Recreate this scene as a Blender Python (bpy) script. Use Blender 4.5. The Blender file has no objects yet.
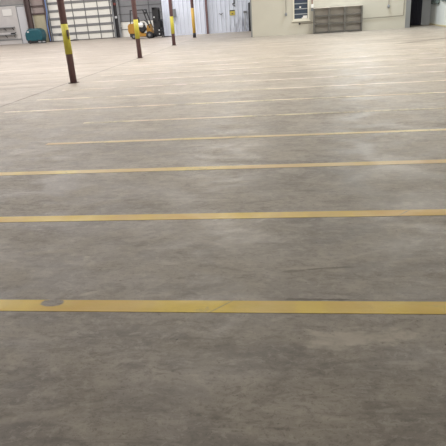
import bpy, math, random
from mathutils import Vector, Matrix
random.seed(4)
S = bpy.context.scene
K = 8 / 7            # survey units -> metres
COL = S.collection

# ---------------------------------------------------------------- camera
F_PX, PITCH, ROLL, YAW = 528.94, 0.38313, -0.06852, 0.14265
cam = bpy.data.objects.new('camera', bpy.data.cameras.new('camera'))
COL.objects.link(cam)
cam.data.sensor_fit = 'HORIZONTAL'
cam.data.sensor_width = 36
cam.data.lens = 36 * F_PX / 446
cam.data.clip_end = 300
fw = Vector((-math.sin(YAW) * math.cos(PITCH), math.cos(YAW) * math.cos(PITCH), -math.sin(PITCH)))
R0 = Vector((math.cos(YAW), math.sin(YAW), 0))
U0 = R0.cross(fw)
Rr = math.cos(ROLL) * R0 + math.sin(ROLL) * U0
Ur = -math.sin(ROLL) * R0 + math.cos(ROLL) * U0
M = Matrix((Rr, Ur, -fw)).transposed().to_4x4()
M.translation = Vector((0, 0, 1.4 * K))
cam.matrix_world = M
S.camera = cam

# ---------------------------------------------------------------- world, exposure
w = bpy.data.worlds.new('world'); S.world = w; w.use_nodes = True
w.node_tree.nodes['Background'].inputs[0].default_value = (.8, .88, 1, 1)
w.node_tree.nodes['Background'].inputs[1].default_value = .3
S.view_settings.view_transform = 'Standard'
S.view_settings.look = 'None'
S.view_settings.gamma = 1
S.view_settings.use_curve_mapping = False
S.view_settings.exposure = 0.0
CEIL = 6.0
# unseen high bay lamps, plus two added wall fills: (u, v, warm?)  power per lamp
LAMP_W = 345
LAMPS = []
for v in (10.5, 16.5, 22.5, 28.5, 34.5):
    for u in (-21, -14.5, -8.2):
        LAMPS.append((u, v, (1.0, .955, .93), (.86 if v > 18 else .95) if v > 12 else .72))
    for u in (-2.2, 3.9):
        if v < 27:
            LAMPS.append((u, v, (1.0, .94, .84), (.88 if v > 18 else 1.0) if v > 12 else .62))
LAMPS.append((-5.0, 32.2, (.84, .91, 1.0), .45))  # added cool fill that lights the white corrugated wall
LAMPS.append((3.0, 27.0, (.88, .95, 1.0), 1.1))  # added cool fill to brighten the right wall
LAMPS += [(-3, 3.5, (1.0, .94, .86), .16), (-3, -2.5, (1.0, .94, .86), .16)]

# ---------------------------------------------------------------- helpers
def lin(c):
    c = c / 255
    return c / 12.92 if c <= .04045 else ((c + .055) / 1.055) ** 2.4
def rgb(r, g, b): return (lin(r), lin(g), lin(b), 1)

class MB:
    def __init__(s): s.v = []; s.f = []
    def add(s, vs, fs):
        n = len(s.v); s.v += [Vector(a) for a in vs]; s.f += [tuple(i + n for i in f) for f in fs]; return s
    def box(s, x0, x1, y0, y1, z0, z1):
        return s.add([(x0,y0,z0),(x1,y0,z0),(x1,y1,z0),(x0,y1,z0),(x0,y0,z1),(x1,y0,z1),(x1,y1,z1),(x0,y1,z1)],
                     [(3,2,1,0),(4,5,6,7),(0,1,5,4),(1,2,6,5),(2,3,7,6),(3,0,4,7)])
    def bar(s, p, q, w, d=None, up=(0, 0, 1)):
        d = d or w; p = Vector(p); q = Vector(q); a = (q - p).normalized()
        u = Vector(up)
        if abs(a.dot(u)) > .95: u = Vector((0, 1, 0))
        x = a.cross(u).normalized() * w / 2; y = x.cross(a).normalized() * d / 2
        vs = [c + sx * x + sy * y for c in (p, q) for sx, sy in ((-1,-1),(1,-1),(1,1),(-1,1))]
        return s.add(vs, [(0,1,2,3),(7,6,5,4),(0,4,5,1),(1,5,6,2),(2,6,7,3),(3,7,4,0)])
    def cyl(s, p, q, r, n=16, r2=None):
        r2 = r if r2 is None else r2
        p = Vector(p); q = Vector(q); a = (q - p).normalized()
        x = a.orthogonal().normalized(); y = a.cross(x)
        vs = [c + rr * (math.cos(2*math.pi*i/n) * x + math.sin(2*math.pi*i/n) * y) for c, rr in ((p, r), (q, r2)) for i in range(n)]
        fs = [(i, (i+1) % n, n + (i+1) % n, n + i) for i in range(n)] + [tuple(range(n))[::-1], tuple(range(n, 2*n))]
        return s.add(vs, fs)
    def tube(s, pts, r, n=8):
        for a, b in zip(pts, pts[1:]): s.cyl(a, b, r, n)
        return s
    def prism(s, prof, y0, y1):          # profile in x,z extruded along y
        n = len(prof)
        vs = [(x, y0, z) for x, z in prof] + [(x, y1, z) for x, z in prof]
        return s.add(vs, [tuple(range(n)), tuple(range(2*n-1, n-1, -1))] + [(i, n+i, n+(i+1) % n, (i+1) % n) for i in range(n)])
    def lathe(s, c, axis, prof, n=24):   # prof: (distance along axis, radius)
        c = Vector(c); a = Vector(axis).normalized(); x = a.orthogonal().normalized(); y = a.cross(x)
        vs = [c + a*t + r*(math.cos(2*math.pi*i/n)*x + math.sin(2*math.pi*i/n)*y) for t, r in prof for i in range(n)]
        fs = [(k*n+i, k*n+(i+1) % n, (k+1)*n+(i+1) % n, (k+1)*n+i) for k in range(len(prof)-1) for i in range(n)]
        fs += [tuple(range(n))[::-1], tuple(range((len(prof)-1)*n, len(prof)*n))]
        return s.add(vs, fs)

def props(o, label=None, cat=None, group=None, kind=None):
    for k, x in (('label', label), ('category', cat), ('group', group), ('kind', kind)):
        if x: o[k] = x
    return o

def mesh(name, mb, mat, org=(0, 0, 0), bevel=0, smooth=False):
    me = bpy.data.meshes.new(name)
    og = Vector(org)
    me.from_pydata([(v - og) * K for v in mb.v], [], mb.f); me.update()
    import bmesh
    b = bmesh.new(); b.from_mesh(me); bmesh.ops.recalc_face_normals(b, faces=b.faces); b.to_mesh(me); b.free()
    o = bpy.data.objects.new(name, me); COL.objects.link(o)
    if mat: me.materials.append(mat)
    if smooth:
        for p in me.polygons: p.use_smooth = len(p.vertices) == 4
    if bevel:
        m = o.modifiers.new('bevel', 'BEVEL'); m.width = bevel * K; m.segments = 2; m.limit_method = 'ANGLE'
    return o

def thing(name, loc, label, cat, group=None):
    o = bpy.data.objects.new(name, None); COL.objects.link(o)
    o.location = Vector(loc) * K; o['org'] = tuple(loc); o.empty_display_size = .2
    return props(o, label, cat, group)
def org_of(o):
    x = Vector((0, 0, 0))
    while o:
        x += o.location / K; o = o.parent
    return x
def part(name, mb, mat, parent, bevel=0, smooth=False, label=None):
    o = mesh(name, mb, mat, org_of(parent), bevel, smooth)
    o.parent = parent
    return props(o, label)
def solo(name, mb, mat, org, label, cat, group=None, bevel=0, smooth=False):
    o = mesh(name, mb, mat, org, bevel, smooth); o.location = Vector(org) * K
    return props(o, label, cat, group)
def struct(name, mb, mat, org=(0, 0, 0), bevel=0):
    o = mesh(name, mb, mat, org, bevel); o.location = Vector(org) * K
    return props(o, kind='structure')

# ---------------------------------------------------------------- materials
def mat(name, col, rough=.6, metal=0, spec=.5, noise=0, nscale=6, emit=0, bump=0):
    m = bpy.data.materials.new(name); m.use_nodes = True
    nt = m.node_tree; b = nt.nodes['Principled BSDF']
    c = rgb(*col)
    b.inputs['Base Color'].default_value = c
    b.inputs['Roughness'].default_value = rough; b.inputs['Metallic'].default_value = metal
    b.inputs['Specular IOR Level'].default_value = spec
    if noise or bump:
        tc = nt.nodes.new('ShaderNodeTexCoord'); n = nt.nodes.new('ShaderNodeTexNoise')
        n.inputs['Scale'].default_value = nscale; n.inputs['Detail'].default_value = 5
        nt.links.new(tc.outputs['Object'], n.inputs['Vector'])
    if noise:
        r = nt.nodes.new('ShaderNodeMapRange')
        r.inputs[1].default_value = .3; r.inputs[2].default_value = .7
        r.inputs[3].default_value = 1 - noise; r.inputs[4].default_value = 1 + noise
        mx = nt.nodes.new('ShaderNodeVectorMath'); mx.operation = 'SCALE'
        mx.inputs[0].default_value = c[:3]
        nt.links.new(n.outputs['Fac'], r.inputs[0]); nt.links.new(r.outputs[0], mx.inputs['Scale'])
        nt.links.new(mx.outputs[0], b.inputs['Base Color'])
    if bump:
        bp = nt.nodes.new('ShaderNodeBump'); bp.inputs['Strength'].default_value = bump
        nt.links.new(n.outputs['Fac'], bp.inputs['Height']); nt.links.new(bp.outputs[0], b.inputs['Normal'])
    if emit:
        b.inputs['Emission Color'].default_value = c; b.inputs['Emission Strength'].default_value = emit
    return m

class NB:                                  # tiny node builder for the floor
    def __init__(s, m): s.nt = m.node_tree; s.pos = None
    def n(s, t, **kw):
        x = s.nt.nodes.new(t)
        for k, v in kw.items(): setattr(x, k, v)
        return x
    def put(s, sock, v):
        if isinstance(v, bpy.types.NodeSocket): s.nt.links.new(v, sock)
        else: sock.default_value = v
    def math(s, op, a, b=0, c=None, clamp=False):
        x = s.n('ShaderNodeMath', operation=op, use_clamp=clamp); s.put(x.inputs[0], a); s.put(x.inputs[1], b)
        if c is not None: s.put(x.inputs[2], c)
        return x.outputs[0]
    def noise(s, scale, detail=6, rough=.6, stretch=(1, 1, 1), rot=0, off=(0, 0, 0), dist=0):
        mp = s.n('ShaderNodeMapping'); s.put(mp.inputs['Vector'], s.pos)
        mp.inputs['Scale'].default_value = stretch; mp.inputs['Rotation'].default_value = (0, 0, rot); mp.inputs['Location'].default_value = off
        x = s.n('ShaderNodeTexNoise'); s.put(x.inputs['Vector'], mp.outputs[0])
        x.inputs['Scale'].default_value = scale; x.inputs['Detail'].default_value = detail; x.inputs['Roughness'].default_value = rough
        x.inputs['Distortion'].default_value = dist
        return x.outputs['Fac']
    def ramp(s, v, a, b, lo=0, hi=1):
        x = s.n('ShaderNodeMapRange', interpolation_type='SMOOTHSTEP'); s.put(x.inputs[0], v)
        for i, k in zip((1, 2, 3, 4), (a, b, lo, hi)): x.inputs[i].default_value = k
        return x.outputs[0]
    def mix(s, f, a, b, mode='MIX'):
        x = s.n('ShaderNodeMix', data_type='RGBA', blend_type=mode)
        s.put(x.inputs[0], f); s.put(x.inputs[6], a); s.put(x.inputs[7], b)
        return x.outputs[2]

def concrete(name, paint=None, wear=.3):
    """worn warehouse slab; paint = colour of a floor stripe lying on it (worn through to the slab)"""
    m = bpy.data.materials.new(name); m.use_nodes = True
    b = m.node_tree.nodes['Principled BSDF']; q = NB(m)
    g = q.n('ShaderNodeNewGeometry'); s1 = q.n('ShaderNodeVectorMath', operation='SCALE')
    q.put(s1.inputs[0], g.outputs['Position']); s1.inputs['Scale'].default_value = 1 / K
    q.pos = s1.outputs[0]
    sp = q.n('ShaderNodeSeparateXYZ'); q.put(sp.inputs[0], q.pos); U, V = sp.outputs[0], sp.outputs[1]
    big = q.noise(1.1, 5, .55, (.7, 1.1, 1), dist=.6); mid = q.noise(2.4, 8, .64, (.75, 1.1, 1), off=(3, 1, 0), dist=.5)
    fine = q.noise(8, 9, .70, (.75, 1.1, 1), rot=.3, off=(7, 2, 0), dist=.4); scr = q.noise(9, 6, .66, (.3, 1.2, 1), rot=.35, dist=.8)
    scr2 = q.noise(7, 6, .66, (.3, 1.2, 1), rot=-.5, dist=.8, off=(4, 4, 0)); grain = q.noise(55, 3, .8)
    patch = q.noise(4.2, 7, .6, (.8, 1.1, 1), rot=.4, off=(11, 3, 0), dist=.7)
    col = q.mix(q.ramp(mid, .38, .62), rgb(126, 119, 112), rgb(156, 149, 139))
    col = q.mix(q.ramp(big, .52, .62, 0, .45), col, rgb(170, 163, 156)); col = q.mix(q.ramp(big, .47, .38, 0, .40), col, rgb(112, 105, 100))
    col = q.mix(q.ramp(fine, .52, .66, 0, .34), col, rgb(180, 173, 163))
    col = q.mix(q.ramp(fine, .47, .34, 0, .34), col, rgb(100, 93, 86))
    col = q.mix(q.ramp(patch, .54, .63, 0, .38), col, rgb(178, 171, 162))
    col = q.mix(q.ramp(patch, .46, .37, 0, .40), col, rgb(102, 95, 88))
    col = q.mix(q.ramp(scr, .54, .66, 0, .30), col, rgb(182, 175, 165))
    col = q.mix(q.ramp(scr, .45, .36, 0, .40), col, rgb(100, 93, 86))
    col = q.mix(q.ramp(scr2, .58, .68, 0, .35), col, rgb(176, 169, 159))
    col = q.mix(q.ramp(scr2, .42, .34, 0, .30), col, rgb(96, 89, 82))
    f2 = q.noise(24, 7, .72, (.7, 1.1, 1), rot=-.2, off=(1, 8, 0), dist=.6)
    col = q.mix(q.ramp(f2, .53, .62, 0, .36), col, rgb(186, 179, 169))
    col = q.mix(q.ramp(f2, .47, .38, 0, .36), col, rgb(92, 85, 78))
    col = q.mix(q.ramp(grain, .55, .66, 0, .40), col, rgb(80, 73, 66))
    spot = q.noise(38, 2, .4, off=(9, 9, 0))
    col = q.mix(q.ramp(spot, .745, .77, 0, .7), col, rgb(58, 52, 47))
    # older, paler slab to the left of the column joint
    col = q.mix(q.ramp(U, -5.30, -5.42, 0, .16), col, rgb(190, 180, 175))
    # far slab: brighter light put into a paler colour, then tyre streaks
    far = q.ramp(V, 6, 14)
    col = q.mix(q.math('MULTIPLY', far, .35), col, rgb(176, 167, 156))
    st = q.noise(.8, 6, .66, (.22, 2.2, 1), rot=-.12, off=(1, 5, 0))
    col = q.mix(q.math('MULTIPLY', far, q.ramp(st, .52, .64, 0, .35)), col, rgb(116, 107, 98))
    col = q.mix(q.math('MULTIPLY', far, q.ramp(st, .47, .36, 0, .35)), col, rgb(206, 197, 184))
    def blob(cu, cv, ru, rv, rot, c, k, warp=.5, hard=.25):
        nonlocal col
        du = q.math('SUBTRACT', U, cu); dv = q.math('SUBTRACT', V, cv)
        ca, sa = math.cos(rot), math.sin(rot)
        a = q.math('DIVIDE', q.math('ADD', q.math('MULTIPLY', du, ca), q.math('MULTIPLY', dv, sa)), ru)
        c2 = q.math('DIVIDE', q.math('SUBTRACT', q.math('MULTIPLY', dv, ca), q.math('MULTIPLY', du, sa)), rv)
        d = q.math('SQRT', q.math('ADD', q.math('MULTIPLY', a, a), q.math('MULTIPLY', c2, c2)))
        d = q.math('ADD', d, q.math('MULTIPLY', q.math('SUBTRACT', fine, .5), warp * 3))
        col = q.mix(q.math('MULTIPLY', q.ramp(d, 1 + hard, 1 - hard, 0, k), q.ramp(patch, .40, .56, .5, 1)), col, c)
    L, D = rgb(196, 188, 176), rgb(74, 66, 58)
    blob(.28, 2.06, .20, .05, .1, L, .75, 2.2, .5); blob(.16, 1.98, .12, .03, -.2, L, .6, 2.2, .5); blob(.42, 2.13, .08, .02, .2, L, .6, 2, .5)
    blob(-1.12, 2.44, .05, .018, .5, L, .75, .3)
    blob(.0, 2.70, .06, .016, .15, D, .8, .8); blob(.2, 2.735, .14, .012, .1, D, .75, 1.0); blob(.05, 2.735, .12, .012, .05, L, .30, .6)
    blob(.13, 2.385, .17, .011, 0, D, .9, 1.0); blob(.42, 2.92, .22, .014, .45, L, .35, .9, .5)
    blob(.7, 2.75, .25, .05, .3, D, .25, .9, .6); blob(-.6, 1.62, .3, .07, .1, D, .25, .9, .7)
    blob(.3, 3.5, .10, .02, .2, L, .35, .8); blob(.75, 3.35, .12, .04, -.2, L, .3, .9, .5)
    blob(-.35, 4.25, .35, .10, .1, rgb(120, 112, 106), .35, .9, .6); blob(1.15, 3.9, .3, .12, .1, D, .18, .9, .6)
    blob(-1.0, 1.5, .15, .02, .3, L, .3, .9, .5); blob(.30, 1.5, .3, .02, -.25, L, .22, .9, .5); blob(-1.3, 2.9, .02, .008, 0, L, .8, .3)
    blob(4.6, 19.5, 1.6, .18, .62, D, .6, .5, .5); blob(4.9, 17.2, 1.8, .08, .1, D, .25, .6, .5)
    blob(1.8, 14.6, 2.2, .07, .1, D, .18, .6, .5); blob(-6.5, 11.9, 1.0, .25, .1, D, .22, .6, .7)
    # slab joint along the columns
    jn = q.math('ABSOLUTE', q.math('ADD', U, q.math('ADD', 5.31, q.math('MULTIPLY', q.math('SUBTRACT', mid, .5), .05))))
    col = q.mix(q.math('MULTIPLY', q.ramp(jn, .04, .012, 0, .75), q.ramp(V, 15, 40, 1, .3)), col, rgb(84, 76, 68))
    rough = q.ramp(mid, .36, .64, .42, .60)
    if paint:
        edge = q.noise(26, 5, .7, off=(2, 9, 0)); lay = q.noise(1.7, 6, .6, (1.0, .2, 1), off=(5, 0, 0)); sc = q.noise(10, 4, .6, (.25, 2.2, 1), rot=-.25)
        dk = tuple(x * .80 for x in paint[:3]) + (1,); pale = tuple(min(1, x * k) for x, k in zip(paint[:3], (.88, .84, 1.25))) + (1,)
        p = q.mix(q.ramp(lay, .40, .60), paint, pale); p = q.mix(q.ramp(fine, .52, .66, 0, .45), p, dk)
        p = q.mix(q.ramp(q.noise(1.1, 3, .5, off=(2.3, 0, 0)), .42, .60, 0, .6), p, tuple(x * k for x, k in zip(paint[:3], (.80, .68, 1.0))) + (1,))
        p = q.mix(q.ramp(scr, .48, .36, 0, .5), p, dk); p = q.mix(q.ramp(grain, .5, .7, 0, .2), p, dk)
        wr = q.math('ADD', q.math('MULTIPLY', lay, .5), q.math('MULTIPLY', q.math('ADD', edge, sc), .25))
        keep = q.ramp(wr, wear * .9, wear * 1.25)
        # chip worn out of the nearest stripe
        du = q.math('DIVIDE', q.math('ADD', U, 1.29), .065); dv = q.math('DIVIDE', q.math('SUBTRACT', V, 2.335), .036)
        d = q.math('ADD', q.math('SQRT', q.math('ADD', q.math('MULTIPLY', du, du), q.math('MULTIPLY', dv, dv))), q.math('MULTIPLY', q.math('SUBTRACT', fine, .5), 1.2))
        keep = q.math('MULTIPLY', keep, q.ramp(d, .85, 1.1))
        # diagonal scratch
        e = q.math('ABSOLUTE', q.math('SUBTRACT', q.math('ADD', U, .37), q.math('MULTIPLY', q.math('SUBTRACT', V, 2.31), .9)))
        keep = q.math('MULTIPLY', keep, q.ramp(q.math('ADD', e, q.math('MULTIPLY', fine, .02)), .008, .022, .35, 1))
        col = q.mix(keep, col, p)
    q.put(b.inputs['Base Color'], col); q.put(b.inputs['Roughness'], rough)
    b.inputs['Specular IOR Level'].default_value = .5
    bp = q.n('ShaderNodeBump'); bp.inputs['Strength'].default_value = .12; bp.inputs['Distance'].default_value = .02
    q.put(bp.inputs['Height'], q.math('ADD', fine, q.math('MULTIPLY', mid, .8))); q.put(b.inputs['Normal'], bp.outputs[0])
    return m

M_floor = concrete('worn_concrete')
M_white = mat('white_corrugated', (212, 219, 233), .45, noise=.03, nscale=1.5)
def scuffs(m):
    q = NB(m); b_ = m.node_tree.nodes['Principled BSDF']
    g = q.n('ShaderNodeNewGeometry'); s1 = q.n('ShaderNodeVectorMath', operation='SCALE'); q.put(s1.inputs[0], g.outputs['Position']); s1.inputs['Scale'].default_value = 1 / K
    q.pos = s1.outputs[0]; sp = q.n('ShaderNodeSeparateXYZ'); q.put(sp.inputs[0], q.pos)
    st = q.noise(5, 4, .6, (1.3, 1, .22))
    k = q.math('MULTIPLY', q.ramp(st, .42, .62), q.math('MULTIPLY', q.ramp(sp.outputs[0], -4.4, -2.9), q.ramp(sp.outputs[2], 1.5, .2)))
    src = b_.inputs['Base Color'].links[0].from_socket
    q.put(b_.inputs['Base Color'], q.mix(q.math('MULTIPLY', k, .8), src, rgb(112, 114, 128)))
scuffs(M_white)
M_wall = mat('white_wall_paint', (194, 192, 192), .7, noise=.04, nscale=2)
M_upper = mat('grey_insulation', (150, 148, 148), .85, noise=.06)
M_pink = mat('pink_grey_panel', (158, 146, 144), .8, noise=.05)
M_beige = mat('beige_panel', (178, 172, 148), .75, noise=.04)
M_cream = mat('cream_wall_paint', (188, 186, 175), .55, noise=.025, nscale=1.2, bump=.05)
M_rightw = mat('right_wall_paint', (214, 220, 218), .6, noise=.03)
M_blueg = mat('blue_grey_trim', (126, 129, 131), .6)
M_skirt = mat('yellowed_skirting', (196, 186, 150), .6)
M_ceil = mat('ceiling_sheet', (200, 200, 198), .8)
M_maroon = mat('maroon_steel', (108, 82, 84), .5, noise=.12, nscale=9)
M_dkbrown = mat('dark_brown_steel', (84, 70, 70), .55, noise=.1)
M_yel = mat('yellow_green_band', (190, 182, 66), .5, noise=.08, nscale=8)
M_yel2 = mat('amber_band', (204, 168, 80), .5, noise=.08, nscale=8)
M_door = mat('white_door_panel', (226, 226, 220), .5, noise=.02)
M_rail = mat('grey_door_rail', (122, 124, 126), .5)
M_stile = mat('dark_door_stile', (92, 94, 96), .5)
M_gdoor = mat('grey_door_panel', (128, 130, 134), .55, noise=.05)
M_gseam = mat('grey_door_seam', (88, 90, 94), .55)
M_galv = mat('galvanised_steel', (176, 180, 184), .4, .5)
M_black = mat('black_rubber', (40, 40, 44), .6)
M_dark = mat('dark_charcoal_metal', (44, 44, 48), .5)
M_grey = mat('mid_grey_metal', (122, 126, 130), .5)
M_ltgrey = mat('light_grey_plastic', (188, 192, 196), .5)
M_cab = mat('grey_shelf_steel', (136, 134, 130), .5, noise=.05)
M_cabback = mat('grey_shelf_back', (208, 203, 196), .6, noise=.05, nscale=3)
M_cabedge = mat('dark_shelf_edge', (96, 95, 92), .5)
M_teal = mat('teal_plastic', (22, 82, 94), .4, noise=.08)
M_tealdk = mat('dark_teal_plastic', (18, 82, 96), .45)
M_lift = mat('forklift_yellow', (172, 128, 50), .4, noise=.04)
M_paper = mat('white_board', (222, 222, 220), .6)
M_blue = mat('blue_pipe', (110, 140, 196), .5)
M_curtain = mat('black_curtain', (54, 54, 66), .8)
M_sign = mat('sign_yellow', (196, 180, 84), .5)
M_glass = mat('dark_window_glass', (72, 82, 98), .15)
M_slat = mat('window_slat', (150, 156, 160), .5)
M_cream_f = mat('cream_window_frame', (210, 207, 194), .5)
M_conduit = mat('dull_conduit', (132, 126, 114), .5)
M_red = mat('rusty_red_conduit', (128, 92, 82), .6)
M_lamp = mat('lamp_glass', (255, 250, 240), .4, emit=4)
M_lgt = mat('lamp_housing', (190, 190, 188), .5)

# ---------------------------------------------------------------- structure
FAR, MID, CRM = 39.0, 36.0, 28.3
floor = struct('floor', MB().box(-26, 9, -6, 39.3, -.2, 0), M_floor)
struct('ceiling', MB().box(-26, 9, -6, 39.3, CEIL, CEIL + .15), M_ceil)
struct('wall_left', MB().box(-26.2, -26, -6, 39.3, 0, CEIL), M_wall)
struct('wall_near', MB().box(-26, 7.1, -6.2, -6, 0, CEIL), M_wall)
wr_ = struct('wall_right', MB().box(7.1, 7.3, -6, 30.4, 0, CEIL), M_rightw)
props(part('skirting', MB().box(7.06, 7.1, -6, 30.3, 0, .06), M_skirt, wr_), 'yellowed skirting strip at the foot of the white wall')
# far left wall with an infilled bay between steel members
wf = struct('wall_far_left', MB().box(-26, -18.38, FAR, FAR + .2, 0, 2.64), M_wall)
part('upper_cladding', MB().box(-26, -18.38, FAR + .03, FAR + .2, 2.64, CEIL).box(-17.4, -11.9, FAR + .03, FAR + .2, 4.2, CEIL).box(-12, -8.0, FAR + .03, FAR + .2, 3.9, CEIL), M_upper, wf)
part('girt', MB().box(-26, -18.80, FAR - .03, FAR + .03, 2.60, 2.66), M_grey, wf)
part('ledge', MB().box(-26, -19.51, FAR - .05, FAR, .30, .35), M_grey, wf, label='thin grey ledge low on the wall')
bay = struct('wall_far_bay', MB().box(-18.38, -17.3, FAR + .06, FAR + .2, 0, 1.93), M_beige)
part('pink_panel', MB().box(-18.38, -17.3, FAR + .06, FAR + .2, 1.93, CEIL), M_pink, bay, label='pinkish grey panel above the beige one')
part('girt', MB().box(-18.38, -17.3, FAR - .04, FAR + .06, 1.89, 1.99), M_dkbrown, bay)
part('girt', MB().box(-18.38, -17.3, FAR - .04, FAR + .06, 2.41, 2.50), M_dkbrown, bay)
struct('wall_far_pier', MB().box(-12.45, -11.95, FAR + .02, FAR + .2, 0, 4.2), M_dark)
# white corrugated wall set back between the door bay and the cream block
def corrug(u0, u1, y, pitch, d, z1):
    mb = MB(); pts = []; u = u0
    while u < u1 - 1e-6:
        for du, dy in ((0, 0), (.62, 0), (.72, -d), (.90, -d), (1.0, 0)):
            x = min(u + du * pitch, u1)
            if not pts or x > pts[-1][0] + 1e-5: pts.append((x, y + dy))
        u += pitch
    pts = pts + [(u1, y + .12), (u0, y + .12)]
    n = len(pts)
    return mb.add([(a, b, 0) for a, b in pts] + [(a, b, z1) for a, b in pts],
                  [tuple(range(n)), tuple(range(n, 2*n))] + [(i, (i+1) % n, n+(i+1) % n, n+i) for i in range(n)])
struct('wall_far_middle', corrug(-8.12, -1.7, MID, .27, .02, CEIL), M_white)
struct('trim_1', MB().box(-8.17, -8.02, MID - .05, MID + .13, 0, CEIL), M_white)
struct('wall_far_return', MB().box(-8.12, -8.0, MID + .13, FAR + .2, 0, CEIL), M_white)
wc = struct('wall_far_right', MB().box(-1.95, .13, CRM, CRM + .2, 0, CEIL).box(.92, 5.60, CRM, CRM + .2, 0, CEIL).box(.13, .92, CRM, CRM + .2, 0, .62)
       .box(.13, .92, CRM, CRM + .2, 2.9, CEIL), M_cream)
struct('wall_recess_side', MB().box(-1.95, -1.8, CRM + .2, MID + .12, 0, CEIL), M_cream)
struct('trim_2', MB().box(-1.975, -1.90, CRM - .012, CRM + .2, 0, CEIL), M_blueg)
struct('trim_3', MB().box(5.52, 5.74, CRM - .03, CRM + 1.7, 0, CEIL), M_blueg)
struct('wall_far_niche', MB().box(5.60, 7.1, 30.25, 30.4, 0, CEIL), M_blueg)

# painted stripes: parts of the floor
yl = [None] * 14
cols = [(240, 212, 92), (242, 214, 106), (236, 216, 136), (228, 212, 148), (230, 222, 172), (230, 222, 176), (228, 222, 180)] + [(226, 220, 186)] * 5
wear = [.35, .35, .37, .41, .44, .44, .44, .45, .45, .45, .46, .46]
lab = ['nearest floor stripe, bright yellow with a worn chip', 'second floor stripe, bright yellow', 'third floor stripe, paler yellow']
for i in range(12):
    v = 2.3098 + 1.26546 * i
    if i in (0, 1, 2): left = -4.9
    elif i < 5: left = -3.0
    else: left = -4.9
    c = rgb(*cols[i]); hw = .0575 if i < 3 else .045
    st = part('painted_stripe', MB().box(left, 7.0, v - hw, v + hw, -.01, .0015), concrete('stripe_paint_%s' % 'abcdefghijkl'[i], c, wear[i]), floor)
    if i < 3: st['label'] = lab[i]

# ---------------------------------------------------------------- doors and window
def sectional(name, u0, u1, rails, stiles, top, pm, rm, sm, y):
    d = bpy.data.objects.new(name, None); COL.objects.link(d); d.location = Vector(((u0+u1)/2, y, 0)) * K
    d['kind'] = 'structure'
    zs = [0] + rails + [top]
    for a, b in zip(zs, zs[1:]):
        m_ = pm(a) if callable(pm) else pm
        part('door_panel', MB().box(u0, u1, y + .03, y + .09, a, b - .004), m_, d)
    for z in rails:
        hh = .085 if rm is M_rail else .02  # wide grey rails also paint in the shadow between panels
        part('rail', MB().box(u0, u1, y, y + .03, z - hh, z + hh), rm, d)
    for u in stiles:
        part('stile', MB().box(u - .022, u + .022, y - .012, y + .03, 0, top), sm, d)
    return d
d1 = sectional('door_1', -17.2, -12.45, [.47 + .52 * i for i in range(7)], [-17.15, -16.28, -15.36, -14.43, -13.5, -12.6], 4.2, M_door, M_rail, M_stile, FAR + .03)
part('bottom_seal', MB().box(-17.2, -12.45, FAR - .0, FAR + .05, 0, .04), M_dark, d1)
part('door_handle', MB().box(-16.66, -16.50, FAR - .02, FAR + .01, .40, .46), M_black, d1, label='black handle')
d2 = sectional('door_2', -11.95, -8.0, [.51, 1.03, 1.51, 2.03, 2.55, 3.07, 3.55], [-10.9, -9.8, -8.9], 3.9,
               lambda z: M_door if z < 1 else M_gdoor, M_gseam, M_gseam, FAR + .03)  # lower rows painted white to stand in for light beyond the door
# personnel door in the left wall
d3 = bpy.data.objects.new('door_3', None); COL.objects.link(d3); d3.location = Vector((-19.1, FAR, 0)) * K; d3['kind'] = 'structure'
part('door_leaf', MB().box(-19.47, -18.84, FAR - .025, FAR, 0, 2.50), mat('pale_blue_grey_door', (196, 198, 204), .5), d3)
part('door_frame', MB().box(-19.52, -19.47, FAR - .04, FAR, 0, 2.55).box(-18.84, -18.80, FAR - .04, FAR, 0, 2.55).box(-19.47, -18.84, FAR - .04, FAR, 2.50, 2.55), M_grey, d3)
part('door_handle', MB().cyl((-18.92, FAR - .08, 1.0), (-18.92, FAR - .02, 1.0), .03, 10), M_galv, d3)
# window in the cream wall
wn = bpy.data.objects.new('window_1', None); COL.objects.link(wn); wn.location = Vector((.52, CRM, .62)) * K; wn['kind'] = 'structure'
part('pane', MB().box(.16, .89, CRM + .09, CRM + .11, .66, 2.9), M_glass, wn)
part('window_frame', MB().box(.13, .20, CRM - .03, CRM + .12, .62, 2.9).box(.85, .92, CRM - .03, CRM + .12, .62, 2.9), M_cream_f, wn)
part('window_sill', MB().box(.08, .97, CRM - .08, CRM + .12, .60, .655), M_cream_f, wn)
for z in (.94, 1.18, 1.42, 1.66, 1.90, 2.14, 2.38, 2.62):
    part('glazing_bar', MB().box(.20, .85, CRM + .05, CRM + .09, z - .022, z + .022), M_slat, wn)
part('bottom_rail', MB().box(.20, .85, CRM + .03, CRM + .09, .655, .73), M_cream_f, wn)

p = thing('paper_sheet', (.74, CRM + .06, .70), 'white sheet of paper propped in the bottom right corner of the window', 'paper')
part('sheet', MB().box(.62, .83, CRM + .022, CRM + .028, .73, .86), M_paper, p)
part('fold', MB().box(.56, .64, CRM + .022, CRM + .028, .73, .78), M_paper, p)
solo('window_latch', MB().box(.45, .53, CRM + .02, CRM + .05, 1.22, 1.29), M_paper, (.49, CRM + .04, 1.22), 'small white tag on a glazing bar of the dark window', 'tag')
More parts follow.
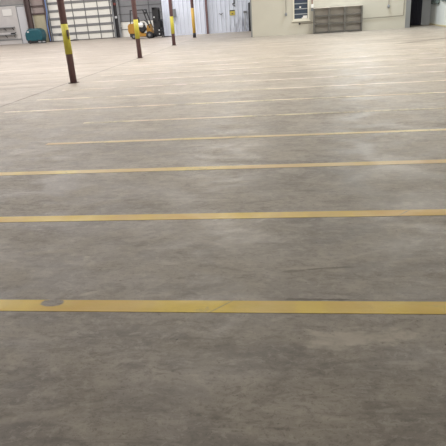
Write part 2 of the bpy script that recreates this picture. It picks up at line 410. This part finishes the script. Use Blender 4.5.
# ---------------------------------------------------------------- columns
def column(u, v, bands, label, bm, r=.078, tag=False, dark_foot=False):
    t = thing('steel_column', (u, v, 0), label, 'column', 'steel columns standing in a row across the floor')
    part('shaft', MB().cyl((u, v, .012), (u, v, CEIL - .02), r, 20), M_maroon, t, smooth=True)
    part('base_plate', MB().box(u - r - .02, u + r + .02, v - r - .02, v + r + .02, 0, .014), M_dkbrown, t)
    if bands:
        part('painted_band', MB().cyl((u, v, bands[0]), (u, v, bands[1]), r + .004, 20), bm, t, smooth=True)
    if dark_foot:
        part('foot_guard', MB().cyl((u, v, .01), (u, v, bands[0]), r + .006, 16), M_dark, t, smooth=True)
    if tag:
        part('cable_hook', MB().box(u + .06, u + .095, v - .09, v - .03, 1.05, 1.19).cyl((u + .08, v - .06, 1.06), (u + .08, v - .06, .99), .012, 8), M_dkbrown, t)
    return t
column(-5.14, 12.43, (.66, 1.32), 'nearest and tallest maroon steel column with a yellow-green band, on the floor joint', M_yel, tag=True)
column(-5.25, 18.9, (.65, 1.27), 'second maroon column from the camera, yellow band, in front of the forklift', M_yel)
column(-5.355, 25.36, (.51, 1.25), 'third maroon column from the camera, narrow yellow-green band, before the white wall', M_yel)
column(-5.48, 31.83, (.25, 1.58), 'fourth column from the camera, tall amber band and dark foot', M_yel2, r=.085, dark_foot=True)
t = thing('wall_column', (-5.28, 35.84, 0), 'plain dark maroon column against the white corrugated wall, no yellow band', 'column')
part('shaft', MB().box(-5.34, -5.22, 35.78, 35.93, .01, CEIL - .02), M_maroon, t)
part('base_plate', MB().box(-5.37, -5.19, 35.75, 35.95, 0, .014), M_dkbrown, t)
t = thing('wall_column', (-18.57, 38.85, 0), 'dark brown steel column left of the teal machine, on the left wall', 'column')
part('flange', MB().box(-18.75, -18.68, 38.72, 38.97, 0, CEIL - .02), M_dkbrown, t)
part('flange', MB().box(-18.48, -18.39, 38.72, 38.97, 0, CEIL - .02), M_dkbrown, t)
part('web', MB().box(-18.68, -18.48, 38.82, 38.86, 0, CEIL - .02), M_dkbrown, t)
t = thing('door_post', (-17.32, 38.9, 0), 'dark brown door post at the left edge of the white sectional door', 'post')
part('shaft', MB().box(-17.38, -17.22, 38.80, 38.955, 0, 4.3), M_dkbrown, t)
part('foot', MB().box(-17.42, -17.18, 38.76, 38.955, 0, .03), M_dkbrown, t)

# tracks between the two big doors
def track(u, label):
    t = thing('door_track', (u, 38.9, 0), label, 'door track', 'door tracks between the two big doors')
    part('channel', MB().box(u - .055, u - .03, 38.85, 38.98, 0, 4.2).box(u - .055, u + .055, 38.95, 38.98, 0, 4.2).box(u + .03, u + .055, 38.85, 38.98, 0, 4.2), M_galv, t)
    for z in (.6, 1.5, 2.35): part('bracket', MB().box(u - .09, u + .09, 38.93, 38.99, z, z + .06), M_dkbrown, t)
track(-12.38, 'galvanised door track right of the white sectional door')
track(-11.99, 'galvanised door track left of the grey sectional door')
solo('junction_box', MB().box(-12.27, -12.12, 38.86, 39.01, 1.28, 1.44), M_ltgrey, (-12.2, 38.9, 1.28), 'small pale junction box between the two door tracks', 'box', bevel=.01)
solo('warning_plate', MB().box(-12.27, -12.1, 38.92, 39.0, 2.15, 2.30), mat('dull_red', (120, 62, 58), .6), (-12.2, 38.9, 2.15), 'dull reddish plate high between the two door tracks', 'plate')

# ---------------------------------------------------------------- left wall items
b = thing('wall_board', (-20.24, 38.98, 1.94), 'plain white board hung high on the left wall', 'board')
part('board', MB().box(-20.60, -19.89, 38.965, 38.998, 1.95, 2.39), M_paper, b)
part('edge_trim', MB().box(-20.62, -19.87, 38.975, 38.999, 1.93, 1.95).box(-20.62, -19.87, 38.975, 38.999, 2.39, 2.41), M_ltgrey, b)
def wshelf(z, label):
    t = thing('wall_shelf', (-20.6, 38.95, z), label, 'shelf', 'wall shelves under the white board')
    part('shelf_board', MB().box(-21.6, -19.88, 38.72, 38.99, z - .02, z + .03), M_grey, t)
    for u in (-21.3, -20.6, -19.98): part('bracket', MB().bar((u, 38.74, z - .02), (u, 38.98, z - .20), .03), M_dark, t)
wshelf(1.16, 'upper grey shelf on the left wall, empty')
wshelf(.66, 'lower grey shelf on the left wall, holding a dark tool')
t = thing('power_tool', (-20.0, 38.85, .69), 'dark tool lying on the right end of the lower wall shelf', 'tool')
part('body', MB().box(-20.2, -19.92, 38.78, 38.90, .69, .79), M_black, t, bevel=.02)
part('handle', MB().bar((-19.96, 38.84, .72), (-19.80, 38.84, .80), .05), M_black, t)
solo('wall_conduit', MB().cyl((-20.72, 38.95, 2.62), (-20.78, 38.95, 4.6), .022, 8), M_grey, (-20.72, 38.95, 2.62), 'grey conduit rising above the white board', 'conduit')
solo('blue_pipe', MB().tube([(-17.16, 38.74, CEIL - .1), (-17.15, 38.74, 2.0), (-17.27, 38.72, 1.2), (-17.22, 38.70, .06)], .035, 10), M_blue, (-17.2, 38.72, 0),
     'thin blue hose hanging down beside the white sectional door', 'hose')

# teal floor scrubber
t = thing('floor_scrubber', (-17.95, 38.1, 0), 'teal floor scrubber machine parked by the left wall', 'cleaning machine')
part('body', MB().prism([(-18.50, .16), (-18.60, .30), (-18.60, .70), (-18.42, .93), (-18.1, .96), (-17.55, .95), (-17.36, .82), (-17.32, .45), (-17.40, .16)], 37.7, 38.45), M_teal, t, bevel=.07)
part('lid', MB().prism([(-18.36, .95), (-18.3, 1.0), (-17.62, .99), (-17.55, .94)], 37.78, 38.36), M_tealdk, t, bevel=.02)
part('tank_seam', MB().box(-18.60, -17.31, 37.68, 38.46, .54, .565), M_tealdk, t)
part('skirt', MB().box(-18.50, -17.42, 37.74, 38.4, .06, .18), M_black, t)
for u in (-18.3, -17.62): part('wheel', MB().lathe((u, 37.66, .12), (0, 1, 0), [(0, .09), (.02, .12), (.08, .12), (.10, .09)]), M_black, t)
for u in (-17.55, -17.25): part('squeegee_bracket', MB().box(u - .11, u + .08, 37.62, 37.72, .05, .13), M_galv, t, label='shiny metal bracket')
part('squeegee', MB().box(-17.7, -17.08, 37.6, 37.66, .0, .06), M_black, t)
part('control_panel', MB().box(-18.40, -18.26, 37.68, 37.72, .74, .84), M_ltgrey, t)
t = thing('dock_plate', (-15.45, 38.72, 0), 'flat black ramp plate on the floor before the white sectional door', 'plate')
part('plate', MB().prism([(-15.83, 0), (-15.78, .05), (-15.16, .06), (-15.08, 0)], 38.5, 38.9), M_black, t)
part('handle', MB().bar((-15.6, 38.7, .05), (-15.3, 38.7, .09), .03), M_dark, t)

# ---------------------------------------------------------------- forklift, side on, forks to the right
FV = 34.6
t = thing('forklift', (-9.0, FV, 0), 'yellow forklift with black mast, parked in front of the grey door', 'forklift')
y0, y1 = FV - .42, FV + .42
part('counterweight', MB().prism([(-10.0, .34), (-10.06, .5), (-10.05, .82), (-9.96, .92), (-9.62, .93), (-9.55, .80), (-9.55, .34)], y0, y1), M_lift, t, bevel=.03)
part('chassis', MB().prism([(-9.98, .14), (-9.98, .34), (-9.5, .34), (-9.3, .2), (-8.6, .2), (-8.55, .12)], y0 + .05, y1 - .05), M_black, t)
part('side_step', MB().prism([(-9.58, .34), (-9.58, .62), (-9.36, .60), (-9.22, .34), (-8.92, .30), (-8.86, .16), (-9.35, .14)], y0, y1), M_lift, t, bevel=.01)
part('engine_cover', MB().prism([(-9.56, .50), (-9.52, .88), (-9.12, .84), (-9.02, .5), (-9.2, .36)], y0 + .08, y1 - .08), M_dark, t, bevel=.03)
part('front_cowl', MB().prism([(-8.92, .30), (-8.86, .78), (-8.74, .84), (-8.62, .5), (-8.56, .28)], y0 + .12, y1 - .06), M_lift, t, bevel=.01)
for (u, r) in ((-9.72, .17), (-8.72, .215)):
    for s in (0, 1):
        a = y0 - .03 if s == 0 else y1 + .03 - .18
        wl = part('wheel', MB().lathe((u, a, r), (0, 1, 0), [(0, r * .8), (.03, r), (.15, r), (.18, r * .8)]), M_black, t, smooth=True)
        part('hub', MB().lathe((u, a - .015 if s == 0 else a + .175, r), (0, 1, 0), [(0, r * .35), (.02, r * .42)], 14), M_grey, wl)
seat = part('seat', MB().prism([(-9.42, .86), (-9.44, .94), (-9.1, .95), (-9.08, .86)], FV - .22, FV + .22).prism([(-9.50, .92), (-9.56, 1.28), (-9.46, 1.30), (-9.38, .92)], FV - .22, FV + .22), M_black, t, bevel=.03)
part('gas_bottle', MB().lathe((-9.36, y0 - .06, .84), (1, 0, -.12), [(-.02, .05), (.02, .11), (.07, .13), (.26, .13), (.31, .10), (.34, .04)]), mat('white_tank', (226, 228, 228), .4), t, smooth=True)
part('hydraulic_drum', MB().lathe((-9.14, y0 - .0, .60), (0, 1, 0), [(-.06, .13), (-.05, .19), (.06, .19)]), M_black, t, smooth=True)
part('steering_wheel', MB().lathe((-8.96, FV, 1.0), (.6, 0, .8), [(-.01, .13), (.0, .15), (.012, .13)], 18).cyl((-8.96, FV, 1.0), (-8.84, FV, .8), .02, 8), M_black, t)
for yy in (y0 + .05, y1 - .05):
    part('guard_post', MB().bar((-9.86, yy, .9), (-9.78, yy, 1.70), .05), M_black, t)
    part('guard_post', MB().bar((-8.66, yy, .62), (-8.98, yy, 1.66), .06), M_black, t)
part('overhead_guard', MB().box(-9.80, -8.94, y0 + .02, y0 + .08, 1.66, 1.71).box(-9.80, -8.94, y1 - .08, y1 - .02, 1.66, 1.71)
     .box(-9.80, -9.72, y0, y1, 1.66, 1.71).box(-9.02, -8.92, y0, y1, 1.64, 1.71).box(-9.5, -9.45, y0, y1, 1.67, 1.70).box(-9.25, -9.2, y0, y1, 1.67, 1.70), M_black, t)
part('headlamp', MB().box(-8.95, -8.80, y0 - .02, y0 + .1, 1.42, 1.56), M_black, t, bevel=.01)
for yy in (FV - .30, FV + .24):
    part('mast_rail', MB().box(-8.44, -8.26, yy, yy + .08, .06, 1.78).box(-8.30, -8.08, yy + .02, yy + .09, .08, 1.74), M_black, t)
for b_ in ((-8.12, 1.66, 1.76), (-8.12, .9, .98), (-8.3, .12, .22)):
    part('mast_crossbar', MB().box(-8.42, b_[0], FV - .3, FV + .32, b_[1], b_[2]), M_black, t)
part('lift_cylinder', MB().cyl((-8.22, FV, .1), (-8.22, FV, 1.6), .05, 12), M_dark, t, smooth=True)
part('mast_marker', MB().box(-8.38, -8.30, FV - .315, FV - .30, 1.18, 1.26), M_ltgrey, t)
part('carriage', MB().box(-8.08, -7.98, FV - .44, FV + .44, .12, .24).box(-8.08, -7.98, FV - .44, FV + .44, .5, .6)
     .box(-8.06, -8.0, FV - .44, FV - .38, .1, 1.06).box(-8.06, -8.0, FV + .38, FV + .44, .1, 1.06).box(-8.06, -8.0, FV - .14, FV - .09, .5, 1.06).box(-8.06, -8.0, FV + .09, FV + .14, .5, 1.06)
     .box(-8.06, -8.0, FV - .44, FV + .44, 1.0, 1.06), M_black, t)
for z in (.2, .42): part('reflector', MB().box(-8.10, -8.03, FV - .455, FV - .44, z, z + .08), M_ltgrey, t)
for yy in (FV - .30, FV + .2):
    part('fork', MB().prism([(-7.98, .62), (-7.93, .62), (-7.93, .07), (-7.25, .045), (-7.25, .03), (-7.98, .02)], yy, yy + .11), M_dark, t)

# ---------------------------------------------------------------- white wall items
t = thing('electrical_box', (-7.4, MID - .05, 1.1), 'grey electrical box on the white corrugated wall behind the third column', 'electrical box')
part('box', MB().box(-7.52, -7.28, MID - .14, MID - .035, 1.12, 1.62), M_grey, t, bevel=.01)
part('conduit', MB().cyl((-7.46, MID - .08, 1.60), (-7.46, MID - .08, 2.4), .02, 8), M_galv, t)
part('conduit', MB().cyl((-7.36, MID - .08, 1.14), (-7.36, MID - .08, .9), .03, 8), M_galv, t)
t = thing('warning_sign', (-3.64, MID - .05, 1.0), 'small yellow sign with a black top strip on the white corrugated wall', 'sign')
part('sign_plate', MB().box(-3.80, -3.48, MID - .055, MID - .036, 1.01, 1.32), M_sign, t)
part('top_strip', MB().box(-3.80, -3.48, MID - .058, MID - .055, 1.26, 1.32), M_black, t, label='black strip')
part('symbol', MB().prism([(-3.71, 1.07), (-3.57, 1.07), (-3.60, 1.14), (-3.68, 1.14)], MID - .058, MID - .055), M_dkbrown, t)
t = thing('wall_hook', (-3.5, MID - .05, 1.5), 'black latch hook on the white wall above the yellow sign', 'hook')
part('strap', MB().box(-3.52, -3.46, MID - .07, MID - .035, 1.66, 2.1), M_black, t)
part('hook', MB().tube([(-3.49, MID - .07, 1.72), (-3.58, MID - .1, 1.70), (-3.60, MID - .1, 1.62), (-3.52, MID - .08, 1.60), (-3.46, MID - .07, 1.56), (-3.46, MID - .07, 1.50)], .022, 8), M_black, t)
t = thing('door_pull', (-4.35, MID - .05, 1.1), 'small dark handle on the white wall left of the yellow sign', 'handle')
part('grip', MB().bar((-4.50, MID - .08, 1.17), (-4.38, MID - .10, 1.12), .028).bar((-4.38, MID - .10, 1.12), (-4.22, MID - .08, 1.18), .028), M_dark, t)
part('mount', MB().box(-4.40, -4.33, MID - .08, MID - .03, 1.06, 1.13), M_grey, t)
t = thing('guard_post', (-2.50, 35.8, 0), 'dark grey post at the right end of the white corrugated wall', 'post')
part('shaft', MB().cyl((-2.52, 35.8, .01), (-2.52, 35.8, 1.64), .095, 16), M_dark, t, smooth=True)
part('cap', MB().lathe((-2.52, 35.8, 1.64), (0, 0, 1), [(0, .097), (.03, .08), (.05, .03)], 16), M_dark, t)
t = thing('outlet_box', (-2.80, MID - .06, 1.1), 'small grey outlet box with pipe left of the dark post', 'electrical box')
part('box', MB().box(-2.93, -2.72, MID - .12, MID - .035, 1.09, 1.22), M_grey, t)
part('pipe', MB().cyl((-2.86, MID - .07, .1), (-2.86, MID - .07, 1.09), .025, 8), M_ltgrey, t)

# ---------------------------------------------------------------- cream wall items
def drop(u, z1, label):
    t = thing('pull_cord', (u, CRM - .06, z1), label, 'cord', 'cords hanging down the cream wall')
    part('cord', MB().cyl((u, CRM - .06, z1 + .1), (u, CRM - .06, 3.4), .014, 8), M_conduit, t)
    part('plug', MB().lathe((u, CRM - .06, z1 - .03), (0, 0, 1), [(0, .03), (.02, .06), (.09, .06), (.15, .025)], 12), M_grey, t)
drop(-.21, .93, 'hanging cord with grey plug left of the window on the cream wall')
drop(4.70, .99, 'hanging cord with grey plug between the shelving and black curtain')
t = thing('switch_box', (1.07, CRM - .05, 1.05), 'white switch box with rusty conduit between window and grey shelving', 'switch')
part('box', MB().box(1.0, 1.13, CRM - .07, CRM, 1.19, 1.36), M_paper, t, bevel=.008)
part('socket', MB().box(1.01, 1.13, CRM - .06, CRM, 1.05, 1.17), M_grey, t)
part('conduit', MB().cyl((1.07, CRM - .03, 1.36), (1.07, CRM - .03, 3.4), .022, 8), M_red, t, label='rusty reddish conduit')
t = thing('wall_pipe', (1.0, CRM - .04, .52), 'thin pipe along the cream wall behind the grey shelving, rising at its right end', 'pipe')
part('pipe', MB().tube([(.45, CRM - .03, .50), (5.42, CRM - .03, .575), (5.42, CRM - .03, 3.4)], .014, 8), M_conduit, t)
part('valve', MB().lathe((.45, CRM - .03, .50), (0, -1, 0), [(0, .03), (.03, .05), (.07, .05), (.08, .02)], 12), M_dark, t)
t = thing('grey_shelving', (2.27, 28.0, 0), 'low grey steel shelving unit of nine bays against the cream wall', 'shelving')
X0, X1, ZT = 1.14, 3.41, 1.18; ya, yb = 27.86, 28.24
bays = [X0, 1.86, 2.61, X1]
part('top_shelf', MB().box(X0, X1, ya, yb, ZT - .03, ZT), M_cabback, t)
part('bottom_shelf', MB().box(X0, X1, ya + .01, yb, .03, .07), M_cabedge, t)
for i in range(4): part('upright', MB().box(bays[i] - .035, bays[i] + .035, ya - .005, ya + .04, 0, ZT - .03), M_cabedge, t)
for i in (0, 3): part('side_panel', MB().box(bays[i] - .012, bays[i] + .012, ya + .04, yb, 0, ZT - .03), M_cab, t)
for i in (1, 2): part('divider', MB().box(bays[i] - .01, bays[i] + .01, ya + .04, yb - .01, .07, ZT - .03), M_cab, t)
part('back_panel', MB().box(X0, X1, yb - .01, yb + .005, .05, ZT - .03), M_cabback, t)
for i in range(3):
    for z in (.43, .80): part('shelf', MB().box(bays[i] + .03, bays[i + 1] - .03, ya + .005, yb - .012, z - .025, z + .02), M_cabedge, t)

# ---------------------------------------------------------------- right corner
mb = MB(); n = 44
prof = [(5.98 + .64 * i / n, 29.9 + .05 * math.sin(i * 1.15) + .02 * math.sin(i * .43)) for i in range(n + 1)]
vs = []
for z in (.03, 3.4): vs += [(a, b_, z) for a, b_ in prof] + [(a, b_ + .02, z) for a, b_ in prof[::-1]]
m_ = 2 * (n + 1)
mb.add(vs, [tuple(range(m_)), tuple(range(m_, 2*m_))] + [(i, (i+1) % m_, m_+(i+1) % m_, m_+i) for i in range(m_)])
t = thing('black_curtain', (6.3, 29.9, 0), 'black strip curtain hanging in the doorway at the right corner', 'curtain')
part('curtain', mb, M_curtain, t)
part('curtain_rail', MB().cyl((5.92, 29.9, 3.42), (6.7, 29.9, 3.42), .03, 10), M_galv, t)
struct('trim_4', MB().box(6.64, 7.08, 30.0, 30.25, 0, CEIL), mat('grey_jamb_paint', (158, 162, 168), .6))
M_cloth = mat('grey_green_cloth', (104, 116, 114), .8, noise=.25, nscale=5)
for (va, vb, zl, lb) in ((28.35, 29.75, 1.0, 'dark grey-green cloth hanging on the white right wall beside the black curtain'), (26.9, 27.75, 1.10, 'grey-green cloth at the right edge, hanging on the white right wall')):
    t = thing('hanging_cloth', (7.05, (va + vb) / 2, zl), lb, 'cloth', 'cloths hanging on the right wall')
    pr = []; nn = 14
    for i in range(nn + 1): pr.append((va + (vb - va) * i / nn, zl + .05 * math.sin(i * 1.9) + .05 * (i % 3 == 0)))
    cm = MB(); lo = [(7.0 + .02 * math.sin(i * 1.3), p[0], p[1]) for i, p in enumerate(pr)]; up = [(7.04, p[0], 1.5) for p in pr]
    ba = [(7.08, p[0], p[1]) for p in pr]; bu = [(7.08, p[0], 1.5) for p in pr]; N = nn + 1
    cm.add(lo + up + bu + ba, [(k * N + i, k * N + i + 1, ((k + 1) % 4) * N + i + 1, ((k + 1) % 4) * N + i) for k in range(4) for i in range(nn)] + [(0, N, 2*N, 3*N), (N-1, 2*N-1, 3*N-1, 4*N-1)])
    part('cloth', cm, M_cloth, t)
    part('rail', MB().cyl((7.05, va - .05, 1.53), (7.05, vb + .05, 1.53), .025, 8), M_dark, t)

# ---------------------------------------------------------------- ceiling lamps, all unseen, two of them added wall fills
for (u, v, c, k) in LAMPS:
    t = thing('unseen_lamp', (u, v, CEIL), 'unseen long white lamp under the ceiling', 'lamp', 'high bay lamps under the ceiling')
    part('housing', MB().box(u - .7, u + .7, v - .3, v + .3, CEIL - .14, CEIL - .06), M_lgt, t)
    l = bpy.data.lights.new('lamp_light', 'AREA'); l.shape = 'RECTANGLE'; l.size = 1.35 * K; l.size_y = .55 * K
    l.energy = LAMP_W * k; l.color = c
    o = bpy.data.objects.new('lamp_light', l); COL.objects.link(o); o.parent = t; o.location = (0, 0, -.15 * K)
